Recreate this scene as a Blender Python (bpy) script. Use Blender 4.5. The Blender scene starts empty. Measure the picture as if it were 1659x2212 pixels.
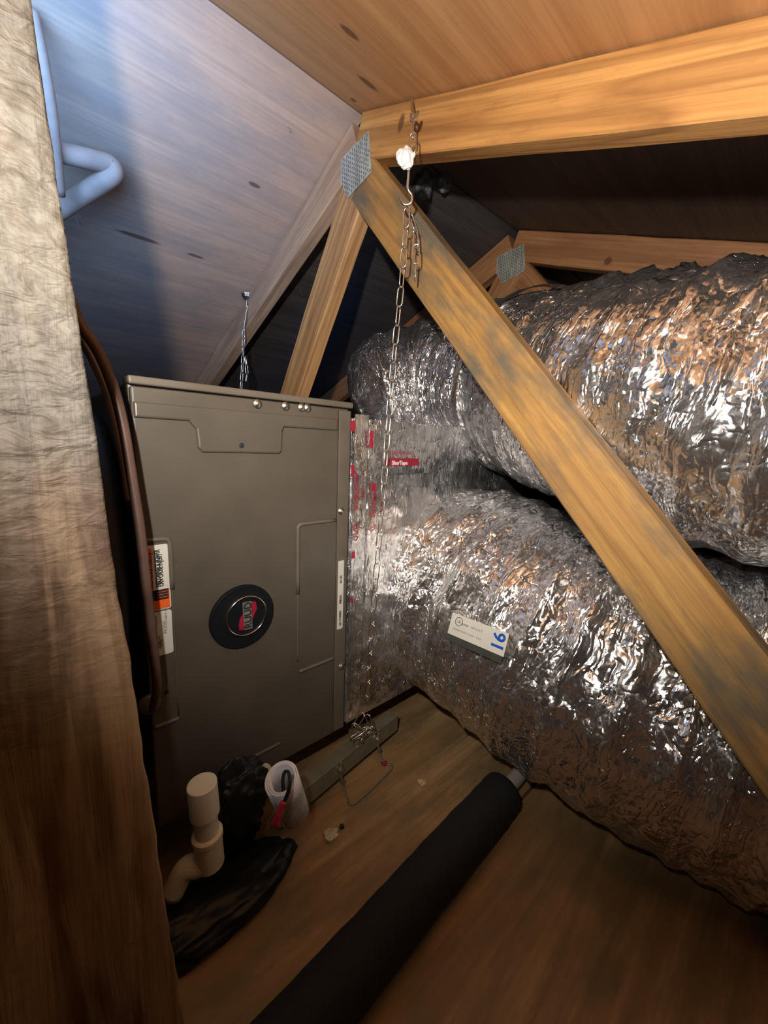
import bpy, bmesh, math, random
import numpy as np
from mathutils import Vector, Matrix, noise
from mathutils.bvhtree import BVHTree
random.seed(7)
# ------------------------------------------------------------------ camera
# world: X runs along the ridge (air handler length), Y across the attic, Z up. Deck at z = 0.
F = 860.0; CX, CY = 829.5, 1106.0
def nv(a):
    a = np.array(a, float); return a / np.linalg.norm(a)
_V = nv([-200, 5100, 860]); _Z = -_V
_U = np.array([951, -106, 860.0]); _U = nv(_U - _U.dot(_Z) * _Z); _W = nv(np.cross(_U, _V))
CAM = Vector((0, 0, 0.67))
def cdir(d): return Vector((float(d @ _U), float(d @ _W), float(d @ _Z)))
RIGHT = cdir(np.array([1, 0, 0.])); DOWN = cdir(np.array([0, 1, 0.])); FWD = cdir(np.array([0, 0, 1.]))
def ray(px, py): return cdir(np.array([(px - CX) / F, (py - CY) / F, 1.0]))
def D(px, py, d): return CAM + ray(px, py) * d
def on(px, py, axis, val):
    r = ray(px, py); return CAM + r * ((val - CAM[axis]) / r[axis])
cam_d = bpy.data.cameras.new('camera'); cam = bpy.data.objects.new('camera', cam_d)
bpy.context.scene.collection.objects.link(cam)
M = Matrix.Identity(4)
for i in range(3):
    M[i][0] = RIGHT[i]; M[i][1] = -DOWN[i]; M[i][2] = -FWD[i]; M[i][3] = CAM[i]
cam.matrix_world = M
cam_d.sensor_fit = 'AUTO'; cam_d.sensor_width = 36; cam_d.lens = F / 2212 * 36
cam_d.clip_start = 0.01; cam_d.clip_end = 50
sc = bpy.context.scene; sc.camera = cam
# ------------------------------------------------------------------ world, lights, exposure
w = bpy.data.worlds.new('world'); sc.world = w; w.use_nodes = True
w.node_tree.nodes['Background'].inputs[0].default_value = (0.35, 0.5, 0.9, 1)
w.node_tree.nodes['Background'].inputs[1].default_value = 0.02
sc.view_settings.view_transform = 'Standard'; sc.view_settings.look = 'None'
sc.view_settings.gamma = 1; sc.view_settings.use_curve_mapping = False
sc.view_settings.exposure = 0.0
def lamp(name, kind, loc, target, power, color, size, **kw):
    l = bpy.data.lights.new(name, kind); l.energy = power; l.color = color
    if kind == 'AREA': l.shape = 'DISK'; l.size = size
    else: l.shadow_soft_size = size
    for k, v in kw.items(): setattr(l, k, v)
    o = bpy.data.objects.new(name, l); sc.collection.objects.link(o)
    o.location = loc; o.rotation_euler = (Vector(target) - Vector(loc)).to_track_quat('-Z', 'Y').to_euler()
    return o
# hand torch beside the camera, and an added cool fill behind the post for the blue haze
LT = CAM - 0.075 * RIGHT - 0.14 * DOWN - 0.07 * FWD
lamp('hand_torch', 'SPOT', LT, D(960, 600, 0.9), 37, (1.0, 0.93, 0.84), 0.012, spot_size=math.radians(140), spot_blend=.9)
lamp('haze_fill_lamp', 'SPOT', CAM - 0.42 * RIGHT - 0.50 * DOWN + 0.30 * FWD, D(215, 130, 0.8), 50.0, (0.22, 0.48, 1.0), 0.25, spot_size=math.radians(112), spot_blend=1.0)

# ------------------------------------------------------------------ helpers
COL = sc.collection
def link(name, me, mat=None, parent=None, smooth=False):
    o = bpy.data.objects.new(name, me); COL.objects.link(o)
    if mat is not None and not me.materials: me.materials.append(mat)
    if parent is not None: o.parent = parent
    if smooth: me.shade_smooth()
    return o
def tag(o, label=None, cat=None, group=None, kind=None):
    for k, v in (('label', label), ('category', cat), ('group', group), ('kind', kind)):
        if v: o[k] = v
    return o
def empty(name, loc=(0, 0, 0)):
    o = bpy.data.objects.new(name, None); COL.objects.link(o); o.location = loc; o.empty_display_size = .05
    return o
def bm_obj(name, bm, mat, parent=None, smooth=False, mw=None):
    me = bpy.data.meshes.new(name); bm.normal_update(); bm.to_mesh(me); bm.free()
    o = link(name, me, mat, None, smooth)
    if mw is not None: o.matrix_basis = mw
    if parent is not None:
        o.parent = parent; o.matrix_parent_inverse = Matrix.Translation(parent.location).inverted() if parent.type == 'EMPTY' else parent.matrix_basis.inverted()
    return o
def box_bm(x0, x1, y0, y1, z0, z1, bev=0.0, seg=2):
    bm = bmesh.new(); bmesh.ops.create_cube(bm, size=1)
    for v in bm.verts:
        v.co = Vector(((x0 + x1) / 2 + v.co.x * (x1 - x0), (y0 + y1) / 2 + v.co.y * (y1 - y0), (z0 + z1) / 2 + v.co.z * (z1 - z0)))
    if bev: bmesh.ops.bevel(bm, geom=bm.edges[:], offset=bev, segments=seg, affect='EDGES', profile=.6)
    return bm
def prism_bm(pts, yf, th, bev=0.0):
    """outline pts (x, z) standing in a plane y = yf, thickness th going +y"""
    bm = bmesh.new(); vs = [bm.verts.new((x, yf, z)) for x, z in pts]; f = bm.faces.new(vs)
    r = bmesh.ops.extrude_face_region(bm, geom=[f])
    for v in [g for g in r['geom'] if isinstance(g, bmesh.types.BMVert)]: v.co.y += th
    bmesh.ops.recalc_face_normals(bm, faces=bm.faces[:])
    if bev:
        es = [e for e in bm.edges if abs(e.verts[0].co.y - yf) < 1e-6 and abs(e.verts[1].co.y - yf) < 1e-6]
        bmesh.ops.bevel(bm, geom=es, offset=bev, segments=3, affect='EDGES', profile=.5)
    return bm
def spline(pts, n):
    P = [Vector(p) for p in pts]
    P = [P[0] * 2 - P[1]] + P + [P[-1] * 2 - P[-2]]
    out = []
    for i in range(1, len(P) - 2):
        a, b, c, d = P[i - 1:i + 3]
        for k in range(n):
            t = k / n
            out.append(0.5 * ((2 * b) + (c - a) * t + (2 * a - 5 * b + 4 * c - d) * t * t + (3 * b - a - 3 * c + d) * t ** 3))
    out.append(P[-2]); return out
def frames(C, up=Vector((0, 0, 1))):
    T = []
    for i in range(len(C)):
        T.append((C[min(i + 1, len(C) - 1)] - C[max(i - 1, 0)]).normalized())
    N = []; u = up
    if abs(u.dot(T[0])) > .95: u = Vector((1, 0.2, 0))
    for t in T:
        u = (u - t * u.dot(t)).normalized(); N.append((u, t.cross(u)))
    return T, N
def tube_bm(pts, r, seg=10, n=6, cap=True, raw=False, rf=None, closed=False, bm=None):
    C = [Vector(p) for p in pts] if raw else spline(pts, n)
    T, N = frames(C); bm = bm or bmesh.new(); rings = []
    for i, c in enumerate(C):
        rr = r if rf is None else rf(i / (len(C) - 1))
        rings.append([bm.verts.new(c + (N[i][0] * math.cos(a) + N[i][1] * math.sin(a)) * rr) for a in [2 * math.pi * k / seg for k in range(seg)]])
    m = len(rings)
    for i in range(m if closed else m - 1):
        A, B = rings[i], rings[(i + 1) % m]
        for k in range(seg): bm.faces.new((A[k], A[(k + 1) % seg], B[(k + 1) % seg], B[k]))
    if cap and not closed: bm.faces.new(rings[0][::-1]); bm.faces.new(rings[-1])
    return bm
def lathe_bm(prof, base, axis, seg=32, bm=None, close=False):
    """prof: list of (r, h) along axis from base"""
    bm = bm or bmesh.new(); ax = Vector(axis).normalized(); u = ax.orthogonal().normalized(); v = ax.cross(u); R = []
    for r, h in prof:
        R.append([bm.verts.new(Vector(base) + ax * h + (u * math.cos(2 * math.pi * k / seg) + v * math.sin(2 * math.pi * k / seg)) * max(r, 1e-5)) for k in range(seg)])
    for i in range(len(R) - 1):
        for k in range(seg): bm.faces.new((R[i][k], R[i][(k + 1) % seg], R[i + 1][(k + 1) % seg], R[i + 1][k]))
    if close:
        for k in range(seg): bm.faces.new((R[-1][k], R[-1][(k + 1) % seg], R[0][(k + 1) % seg], R[0][k]))
    bmesh.ops.recalc_face_normals(bm, faces=bm.faces[:])
    return bm
def basis(o, x, y, z):
    m = Matrix.Identity(4)
    for i in range(3): m[i][0], m[i][1], m[i][2], m[i][3] = x[i], y[i], z[i], o[i]
    return m
def text_obj(name, s, size, mw, mat, parent, depth=0.0003, bold=False, sx=1.0):
    c = bpy.data.curves.new(name, 'FONT'); c.body = s; c.size = size; c.extrude = depth; c.align_x = 'LEFT'; c.resolution_u = 3
    if bold: c.offset = size * .022
    t = bpy.data.objects.new(name, c); COL.objects.link(t)
    dg = bpy.context.evaluated_depsgraph_get()
    me = bpy.data.meshes.new_from_object(t.evaluated_get(dg)); COL.objects.unlink(t); bpy.data.objects.remove(t)
    me.transform(Matrix.Diagonal((sx, 1, 1, 1))); me.transform(mw)
    me.materials.clear()
    o = link(name, me, mat)
    if parent is not None: o.parent = parent; o.matrix_parent_inverse = (Matrix.Translation(parent.location)).inverted() if parent.type == 'EMPTY' else parent.matrix_basis.inverted()
    return o
# ------------------------------------------------------------------ materials
class NT:
    def __init__(s, name):
        s.m = bpy.data.materials.new(name); s.m.use_nodes = True; s.t = s.m.node_tree
        s.b = s.t.nodes['Principled BSDF']
    def n(s, typ, **kw):
        o = s.t.nodes.new(typ)
        for k, v in kw.items():
            if k.startswith('i_'):
                key = k[2:].replace('_', ' '); o.inputs[key].default_value = v
            else: setattr(o, k, v)
        return o
    def l(s, a, b): s.t.links.new(a, b)
    def ramp(s, src, stops, interp='LINEAR'):
        r = s.n('ShaderNodeValToRGB'); r.color_ramp.interpolation = interp
        e = r.color_ramp.elements
        while len(e) < len(stops): e.new(.5)
        for x, (p, c) in zip(e, stops):
            x.position = p; x.color = (*c, 1) if not isinstance(c, (int, float)) else (c, c, c, 1)
        s.l(src, r.inputs[0]); return r.outputs[0]
    def mix(s, fac, a, b, mode='MIX'):
        m = s.n('ShaderNodeMix', data_type='RGBA', blend_type=mode)
        if isinstance(fac, (int, float)): m.inputs[0].default_value = fac
        else: s.l(fac, m.inputs[0])
        for i, v in ((6, a), (7, b)):
            if isinstance(v, tuple): m.inputs[i].default_value = (*v, 1)
            else: s.l(v, m.inputs[i])
        return m.outputs[2]
    def math(s, op, a, b=0.0, c=None):
        m = s.n('ShaderNodeMath', operation=op)
        for i, v in enumerate((a, b, c)):
            if v is None: continue
            if isinstance(v, (int, float)): m.inputs[i].default_value = v
            else: s.l(v, m.inputs[i])
        return m.outputs[0]
    def coord(s, scale=(1, 1, 1), kind='Object', rot=(0, 0, 0), loc=(0, 0, 0)):
        c = s.n('ShaderNodeTexCoord'); m = s.n('ShaderNodeMapping')
        m.inputs['Scale'].default_value = scale; m.inputs['Rotation'].default_value = rot; m.inputs['Location'].default_value = loc
        s.l(c.outputs[kind], m.inputs[0]); return m.outputs[0]
    def noise(s, vec, scale=5, detail=4, rough=.5, dist=0.0):
        o = s.n('ShaderNodeTexNoise'); o.inputs['Scale'].default_value = scale; o.inputs['Detail'].default_value = detail
        o.inputs['Roughness'].default_value = rough; o.inputs['Distortion'].default_value = dist; s.l(vec, o.inputs['Vector']); return o.outputs['Fac']
    def bump(s, h, strength=.5, dist=.01, prev=None):
        b = s.n('ShaderNodeBump'); b.inputs['Strength'].default_value = strength; b.inputs['Distance'].default_value = dist
        s.l(h, b.inputs['Height'])
        if prev is not None: s.l(prev, b.inputs['Normal'])
        return b.outputs[0]
    def fin(s, col=None, rough=None, metal=0.0, normal=None, spec=None):
        if col is not None:
            if isinstance(col, tuple): s.b.inputs['Base Color'].default_value = (*col, 1)
            else: s.l(col, s.b.inputs['Base Color'])
        if rough is not None:
            if isinstance(rough, (int, float)): s.b.inputs['Roughness'].default_value = rough
            else: s.l(rough, s.b.inputs['Roughness'])
        s.b.inputs['Metallic'].default_value = metal
        if spec is not None: s.b.inputs['Specular IOR Level'].default_value = spec
        if normal is not None: s.l(normal, s.b.inputs['Normal'])
        return s.m
def plain(name, col, rough=.5, metal=0.0, bump=0.0, bs=60, var=.12, spec=None):
    t = NT(name); v = t.coord()
    n = t.noise(v, bs, 3)
    c = t.mix(t.ramp(n, [(.3, 0), (.7, 1)]), tuple(x * (1 - var) for x in col), tuple(min(1, x * (1 + var)) for x in col))
    return t.fin(c, rough, metal, t.bump(n, bump, .002) if bump else None, spec)
def wood(name, light, dark, along=(1, 0, 0), band=26, streak=.5, stain=None, knots=(), bump=.35, rough=.62, seed=0.0, fine=1.0, stain_amt=.8):
    """grain runs along the local axis `along`"""
    t = NT(name)
    st = [22 - 20.6 * abs(a) for a in along]
    v = t.coord(tuple(st), loc=(seed, seed * .7, seed * 1.3))
    n1 = t.noise(v, 1.0, 5, .6, .6)
    v2 = t.coord(tuple((160 - 156 * abs(a)) for a in along), loc=(seed, 0, 0))
    n2 = t.noise(v2, 1.0, 3, .6)
    # growth-ring figure: distorted bands across the grain
    v3 = t.coord(tuple((1.0 - .93 * abs(a)) for a in along), loc=(seed, seed, seed * .3))
    nb = t.noise(v3, 7, 2, .5, .4)
    rings = t.math('FRACT', t.math('MULTIPLY', nb, band * .55))
    rings = t.ramp(rings, [(0, 0.0), (.5, .15), (.86, 1.0), (1.0, .0)])
    c = t.mix(t.ramp(n1, [(.3, 0), (.72, 1)]), light, dark)
    c = t.mix(t.math('MULTIPLY', rings, streak), c, tuple(x * .72 for x in dark))
    c = t.mix(t.math('MULTIPLY', t.ramp(n2, [(.42, 0), (.68, 1)]), .55 * fine), c, tuple(x * .6 for x in dark))
    n5 = t.noise(t.coord(tuple((60 - 42 * abs(a)) for a in along), loc=(seed + 9, 2, 1)), 1.0, 4, .7)
    c = t.mix(t.math('MULTIPLY', t.ramp(n5, [(.52, 0), (.72, 1)]), .32 * fine), c, tuple(x * .5 for x in dark))
    if stain:
        v4 = t.coord(tuple((14 - 9 * abs(a)) for a in along), loc=(seed + 3, 1, 2))
        ns = t.noise(v4, 1.0, 4, .65)
        c = t.mix(t.math('MULTIPLY', t.ramp(ns, [(.42, 0), (.62, 1)]), stain_amt), c, stain)
    h = t.math('ADD', t.math('MULTIPLY', n2, .6), t.math('MULTIPLY', rings, .25))
    if knots:
        g = t.coord()
        for (kx, ky, kz, rx, ry, rz) in knots:
            sb = t.n('ShaderNodeVectorMath', operation='SUBTRACT'); t.l(g, sb.inputs[0]); sb.inputs[1].default_value = (kx, ky, kz)
            dv = t.n('ShaderNodeVectorMath', operation='DIVIDE'); t.l(sb.outputs[0], dv.inputs[0]); dv.inputs[1].default_value = (rx, ry, rz)
            ln = t.n('ShaderNodeVectorMath', operation='LENGTH'); t.l(dv.outputs[0], ln.inputs[0])
            d = t.math('ADD', ln.outputs['Value'], t.math('MULTIPLY', t.math('SUBTRACT', n1, .5), .5))
            k = t.ramp(d, [(0.0, .8), (.6, .95), (1.0, 0.0)])
            c = t.mix(t.math('MULTIPLY', k, .85), c, (.09, .035, .018))
    return t.fin(c, rough, 0, t.bump(h, bump, .002))
def rough_sawn(name):
    t = NT(name)
    v = t.coord((1, 1, 1))
    saw = t.noise(t.coord((34, 30, 70)), 1.0, 3, .55, .45)           # cross-grain saw chatter
    blot = t.noise(t.coord((70, 70, 55)), 1.0, 4, .7)
    grain = t.noise(t.coord((58, 50, 3.0)), 1.0, 4, .6, .8)
    broad = t.noise(t.coord((34, 20, 2.6), loc=(1.3, 0, 2)), 1.0, 3, .55, .9)
    stain = t.noise(t.coord((8, 8, 4), loc=(4, 0, 1)), 1.0, 3)
    c = t.mix(t.ramp(broad, [(.42, 0), (.58, 1)]), (.44, .29, .17), (.15, .068, .028))
    c = t.mix(t.math('MULTIPLY', t.ramp(grain, [(.45, 0), (.7, 1)]), .5), c, (.14, .07, .035))
    c = t.mix(t.math('MULTIPLY', t.ramp(stain, [(.5, 0), (.68, 1)]), .5), c, (.50, .36, .13))
    c = t.mix(t.math('MULTIPLY', t.ramp(blot, [(.52, 0), (.75, 1)]), .30), c, (.13, .10, .08))
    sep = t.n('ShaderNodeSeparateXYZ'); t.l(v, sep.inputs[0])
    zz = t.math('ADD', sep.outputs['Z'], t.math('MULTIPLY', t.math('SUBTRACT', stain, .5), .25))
    up_ = t.ramp(zz, [(.42, 0), (.66, 1)])       # upper half rougher and weathered grey, darkened further to offset the torch
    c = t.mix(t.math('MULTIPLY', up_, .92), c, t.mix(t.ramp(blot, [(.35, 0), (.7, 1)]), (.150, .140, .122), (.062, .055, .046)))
    h = t.math('ADD', t.math('MULTIPLY', t.math('MULTIPLY', saw, 1.5), t.math('ADD', up_, .12)), t.math('MULTIPLY', grain, .40))
    return t.fin(c, .62, 0, t.bump(h, .8, .006), .35)
def foil(name, base=(.80, .79, .79), uv=True, rough=(.14, .30), crink=1.0):
    t = NT(name)
    k = 'UV' if uv else 'Object'
    v = t.coord((1, 1, 1), kind=k)
    wrp = t.n('ShaderNodeTexNoise'); wrp.inputs['Scale'].default_value = 14; wrp.inputs['Detail'].default_value = 2
    t.l(v, wrp.inputs['Vector'])
    off = t.n('ShaderNodeVectorMath', operation='MULTIPLY_ADD'); t.l(wrp.outputs['Color'], off.inputs[0]); off.inputs[1].default_value = (.03, .03, .03); t.l(v, off.inputs[2])
    def facets(sx, sy, jit=(0, 0, 0)):
        """crumpled flat facets: every cell is a small plane with its own tilt"""
        m = t.n('ShaderNodeMapping'); m.inputs['Scale'].default_value = (sx, sy, sy); m.inputs['Rotation'].default_value = jit; t.l(off.outputs[0], m.inputs[0])
        o = t.n('ShaderNodeTexVoronoi'); o.inputs['Scale'].default_value = 1.0; t.l(m.outputs[0], o.inputs['Vector'])
        d = t.n('ShaderNodeVectorMath', operation='SUBTRACT'); t.l(m.outputs[0], d.inputs[0]); t.l(o.outputs['Position'], d.inputs[1])
        q = t.n('ShaderNodeVectorMath', operation='SUBTRACT'); t.l(o.outputs['Color'], q.inputs[0]); q.inputs[1].default_value = (.5, .5, .5)
        h = t.n('ShaderNodeVectorMath', operation='DOT_PRODUCT'); t.l(d.outputs[0], h.inputs[0]); t.l(q.outputs[0], h.inputs[1]); return h.outputs['Value']
    def creases(sx, sy, rot):
        m = t.n('ShaderNodeMapping'); m.inputs['Scale'].default_value = (sx, sy, sy); m.inputs['Rotation'].default_value = (0, 0, rot); t.l(off.outputs[0], m.inputs[0])
        n = t.noise(m.outputs[0], 1.0, 2, .5)
        return t.ramp(t.math('ABSOLUTE', t.math('SUBTRACT', n, .5)), [(0, 0), (.05, .7), (.2, 1)])
    mask = t.ramp(t.noise(v, 9, 2), [(.35, .35), (.6, 1)])
    nrm = t.bump(facets(30, 11), .8 * crink, .014)
    nrm = t.bump(creases(60, 7, .15), .5 * crink, .0035, nrm)
    nrm = t.bump(creases(34, 26, .9), .35 * crink, .0030, nrm)
    nrm = t.bump(t.math('MULTIPLY', facets(110, 60, (0, 0, .4)), mask), .9 * crink, .0075, nrm)
    nrm = t.bump(t.math('MULTIPLY', facets(290, 190, (0, 0, -.3)), mask), .8 * crink, .0030, nrm)
    r = t.ramp(t.noise(v, 30, 3), [(.3, rough[0]), (.7, rough[1])])
    return t.fin(base, r, .96, nrm)
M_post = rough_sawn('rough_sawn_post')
M_web = wood('web_timber', (.56, .33, .095), (.34, .165, .045), band=22, streak=.5, stain=(.11, .10, .075), seed=2.2, knots=((-.35, -.02, .05, .03, .05, .012),), stain_amt=.9)
M_web2 = wood('far_web_timber', (.60, .36, .15), (.36, .18, .07), band=26, streak=.75, seed=5.1)
M_chord = wood('chord_timber', (.66, .345, .105), (.40, .17, .045), band=30, streak=.8, seed=8.4, knots=((.133, -.01, .008, .009, .04, .017),))
M_chordl = wood('left_chord_timber', (.55, .36, .22), (.33, .19, .11), band=10, streak=.5, seed=3.4)
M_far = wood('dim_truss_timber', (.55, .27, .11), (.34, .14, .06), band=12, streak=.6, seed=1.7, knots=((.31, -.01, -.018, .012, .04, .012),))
M_plyA = wood('ceiling_plywood', (.66, .35, .15), (.48, .23, .09), band=5, streak=.28, seed=6.0, bump=.12, fine=.5,
              knots=((.417, .569, 1.271, .021, .008, .03), (.513, .642, 1.299, .028, .008, .03), (.54, .72, 1.33, .008, .006, .03)))
M_plyB = wood('ceiling_plywood_grey', (.53, .36, .26), (.42, .28, .20), band=4, streak=.18, seed=9.3, bump=.12, rough=.42, fine=.5, stain=(.22, .20, .20), stain_amt=.4,
              knots=((.452, .97, 1.244, .018, .006, .02), (.263, 1.205, 1.146, .055, .007, .02), (.394, 1.206, 1.146, .025, .005, .02)))
M_deck = wood('deck_plywood', (.56, .35, .17), (.36, .21, .09), band=9, streak=.6, seed=4.4, bump=.15, stain=(.17, .125, .055), stain_amt=.7, fine=.6)
M_plyC = wood('shaded_ceiling_plywood', (.13, .085, .06), (.07, .045, .035), band=5, streak=.3, seed=2.7)  # shade beyond the first truss put into the plywood colour, both slopes
M_plyD = wood('shaded_ceiling_board', (.10, .085, .085), (.055, .05, .055), band=5, streak=.3, seed=7.7)
M_gable = wood('gable_boards', (.10, .07, .05), (.06, .04, .03), seed=3)
M_foil = foil('foil_jacket'); M_foil2 = foil('foil_board', (.78, .77, .77), uv=False, rough=(.16, .4), crink=.55)
M_foil3 = foil('foil_tape', (.84, .83, .82), uv=False, rough=(.12, .3), crink=.35)
M_galv = plain('galvanised_steel', (.55, .56, .54), .34, 1.0, .3, 90, .25)
def plate_mat():
    t = NT('truss_plate_steel'); v = t.coord((1, 1, 1))
    n = t.noise(t.coord((80, 80, 12)), 1.0, 3, .6); n2 = t.noise(t.coord((190, 190, 190)), 1.0, 3, .6)
    c = t.mix(t.ramp(n, [(.35, 0), (.65, 1)]), (.60, .61, .54), (.33, .34, .30))
    c = t.mix(t.math('MULTIPLY', t.ramp(n2, [(.55, 0), (.7, 1)]), .7), c, (.12, .11, .09))
    return t.fin(c, .55, .25, t.bump(n2, .5, .002))
M_plate = plate_mat(); M_slot2 = plain('tag_backing_and_shadow', (.05, .055, .045), .35); M_slot = plain('tooth_slot_shade', (.16, .165, .155), .6, .2)
M_chain = plain('zinc_chain', (.72, .70, .62), .3, 1.0, .1, 200, .1)
M_cab = plain('cabinet_paint', (.085, .072, .056), .40, 0.0, .06, 14, .10, .5)
M_cab2 = plain('cabinet_trim_paint', (.115, .098, .076), .42, 0.0, .05, 14, .1, .5)
M_black = plain('matte_black', (.010, .013, .017), .6, 0, .2, 40)
M_plast = None
def plastic(name, col=(.012, .013, .014)):
    t = NT(name); v = t.coord(); e = t.n('ShaderNodeTexVoronoi'); e.inputs['Scale'].default_value = 40; t.l(v, e.inputs['Vector'])
    n = t.noise(v, 25, 4, .6)
    return t.fin(col, .42, 0, t.bump(n, .25, .006, t.bump(e.outputs['Distance'], .2, .005)), .35)
M_plast = plastic('black_poly_film'); M_plast2 = plastic('dark_grey_poly_film', (.12, .13, .135))
M_foam = plain('black_pipe_foam', (.011, .011, .012), .85, 0, .5, 120)
M_pvc = plain('ivory_pvc', (.86, .83, .68), .38, 0, .05, 20, .06)
M_pvcg = plain('grey_pvc', (.42, .38, .34), .5, 0, .05, 20, .06)
M_copper = plain('brown_copper_tube', (.13, .075, .06), .42, .25, .1, 30, .25)
M_copper2 = plain('dull_copper_tube', (.38, .27, .21), .72, .0, .1, 30, .15)
M_white = plain('white_paper', (.72, .72, .68), .55, 0, .05, 30, .05)
M_white2 = plain('white_label_vinyl', (.62, .61, .55), .35, 0, .03, 30, .06)
M_sheet = plain('rolled_sheet', (.80, .79, .83), .5, 0, .15, 40, .08)
M_film = plain('crumpled_white_film', (.80, .82, .84), .3, 0, .6, 120, .06)
M_orange = plain('orange_label_ink', (.80, .13, .015), .35)
M_red = plain('red_ink', (.30, .012, .035), .4); M_redw = plain('red_wire_nut', (.62, .03, .06), .4)
M_ink = plain('black_ink', (.02, .02, .02), .5); M_blue = plain('blue_ink', (.01, .08, .42), .4); M_grey = plain('grey_ink', (.22, .22, .20), .6)
M_disc = plain('black_emblem_gasket', (.004, .005, .007), .7, spec=.2); M_chrome = plain('chrome_ring', (.85, .82, .76), .16, 1.0)
M_silver = plain('brushed_silver', (.62, .60, .55), .32, .8); M_chip = plain('pale_wood_chip', (.62, .45, .24), .7)
M_chan = plain('olive_steel_channel', (.22, .21, .145), .45, .2, .1, 40, .15)
M_beige = plain('yellowed_tape', (.58, .50, .34), .5)

# ------------------------------------------------------------------ setting
RY, RZ, SR, SLL = 0.745, 1.337, 0.373, 0.415                 # ridge line and roof pitch
def pitch(y): return SR if y < RY else SLL
def roof_z(y): return RZ - pitch(y) * abs(y - RY)
def roof_hit(px, py):
    r = ray(px, py)
    for side in (1, -1):
        # z = RZ - SL*side*(y-RY)
        SL = SR if side < 0 else SLL
        t = (RZ - CAM.z + SL * side * (RY - CAM.y)) / (r.z + SL * side * r.y)
        p = CAM + r * t
        if t > 0 and (p.y - RY) * side >= 0: return p
    return None
floor = bm_obj('floor', box_bm(-2.2, 6, -2.6, 4.2, -.08, -.020), M_gable); tag(floor, kind='structure')
edges_y = [-2.6, -1.48, -.92, .300, 1.35, 2.6, 4.2]
for i in range(len(edges_y) - 1):
    xs = [-2.2, -.35 + .3 * (i % 2), 1.35 + .4 * ((i + 1) % 2), 3.6, 6.0]
    for j in range(len(xs) - 1):
        g = .0025
        o = bm_obj('plywood_board', box_bm(xs[j] + g, xs[j + 1] - g, edges_y[i] + g, edges_y[i + 1] - g, -.02, -.0005 * ((i + j) % 3), .0015, 1), M_deck, floor)
ceil = bm_obj('ceiling', box_bm(-2.2, 6, RY - .02, RY + .02, RZ + .02, RZ + .05), M_gable); tag(ceil, kind='structure')
def roof_panel(x0, x1, s0, s1, side, mat):
    """s measured down the slope from the ridge"""
    bm = box_bm(x0 + .0015, x1 - .0015, 0, 1, 0, .012); SA = math.atan(SR if side < 0 else SLL)
    for v in bm.verts:
        s = s0 + .0015 + v.co.y * (s1 - s0 - .003); nz = v.co.z
        v.co.y = RY + side * (s * math.cos(SA) + nz * math.sin(SA)); v.co.z = RZ - s * math.sin(SA) + nz * math.cos(SA)
    bmesh.ops.recalc_face_normals(bm, faces=bm.faces[:])
    return bm_obj('plywood_panel', bm, mat, ceil)
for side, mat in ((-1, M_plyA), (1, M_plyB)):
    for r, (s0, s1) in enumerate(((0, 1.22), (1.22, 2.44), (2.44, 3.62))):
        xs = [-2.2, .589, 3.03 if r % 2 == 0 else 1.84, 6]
        for j in range(3): roof_panel(xs[j], xs[j + 1], s0, s1, side, mat if xs[j] < .58 else (M_plyC if side < 0 else M_plyD))  # panels past the first truss carry its shade in their colour
for nm, x0, x1 in (('wall_far', 5.9, 6.0), ('wall_near', -2.3, -2.2)):
    o = bm_obj(nm, prism_bm([(0, 0), (1, 0), (1, 1)], 0, 1), M_gable)
    bpy.data.objects.remove(o)
    bm = bmesh.new(); pts = [(-2.6, 0), (4.1, 0), (RY, RZ)]
    A = [bm.verts.new((x0, a, b)) for a, b in pts]; B = [bm.verts.new((x1, a, b)) for a, b in pts]
    bm.faces.new(A); bm.faces.new(B[::-1])
    for k in range(3): bm.faces.new((A[k], B[k], B[(k + 1) % 3], A[(k + 1) % 3]))
    bmesh.ops.recalc_face_normals(bm, faces=bm.faces[:])
    tag(bm_obj(nm, bm, M_gable), kind='structure')

# ------------------------------------------------------------------ timbers
def beam(name, p0, p1, side, h, th, mat, parent, wob=.0012, seed=0, nx=40):
    """timber from p0 to p1 (centre line of its face height), side = thickness direction, local X = length"""
    p0, p1 = Vector(p0), Vector(p1); x = (p1 - p0); L = x.length; x.normalize(); y = Vector(side).normalized(); z = x.cross(y).normalized(); 
    if z.z < 0: z = -z; 
    y = z.cross(x)
    bm = bmesh.new(); b = .0025; prof = [(-th / 2 + b, -h / 2), (th / 2 - b, -h / 2), (th / 2, -h / 2 + b), (th / 2, h / 2 - b), (th / 2 - b, h / 2), (-th / 2 + b, h / 2), (-th / 2, h / 2 - b), (-th / 2, -h / 2 + b)]
    R = []
    for i in range(nx + 1):
        xx = L * i / nx; ring = []
        for k, (a, c) in enumerate(prof):
            d = wob * noise.noise(Vector((xx * 14 + seed, k // 2 * 3.1, seed)))
            d2 = wob * noise.noise(Vector((xx * 9 + seed + 50, k // 2 * 3.1, seed)))
            ring.append(bm.verts.new((xx, a + d, c + d2)))
        R.append(ring)
    for i in range(nx):
        for k in range(8): bm.faces.new((R[i][k], R[i][(k + 1) % 8], R[i + 1][(k + 1) % 8], R[i + 1][k]))
    bm.faces.new(R[0]); bm.faces.new(R[-1]); bmesh.ops.recalc_face_normals(bm, faces=bm.faces[:])
    return bm_obj(name, bm, mat, parent, mw=basis(p0, x, y, z))
CH = .081   # chord height
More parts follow.
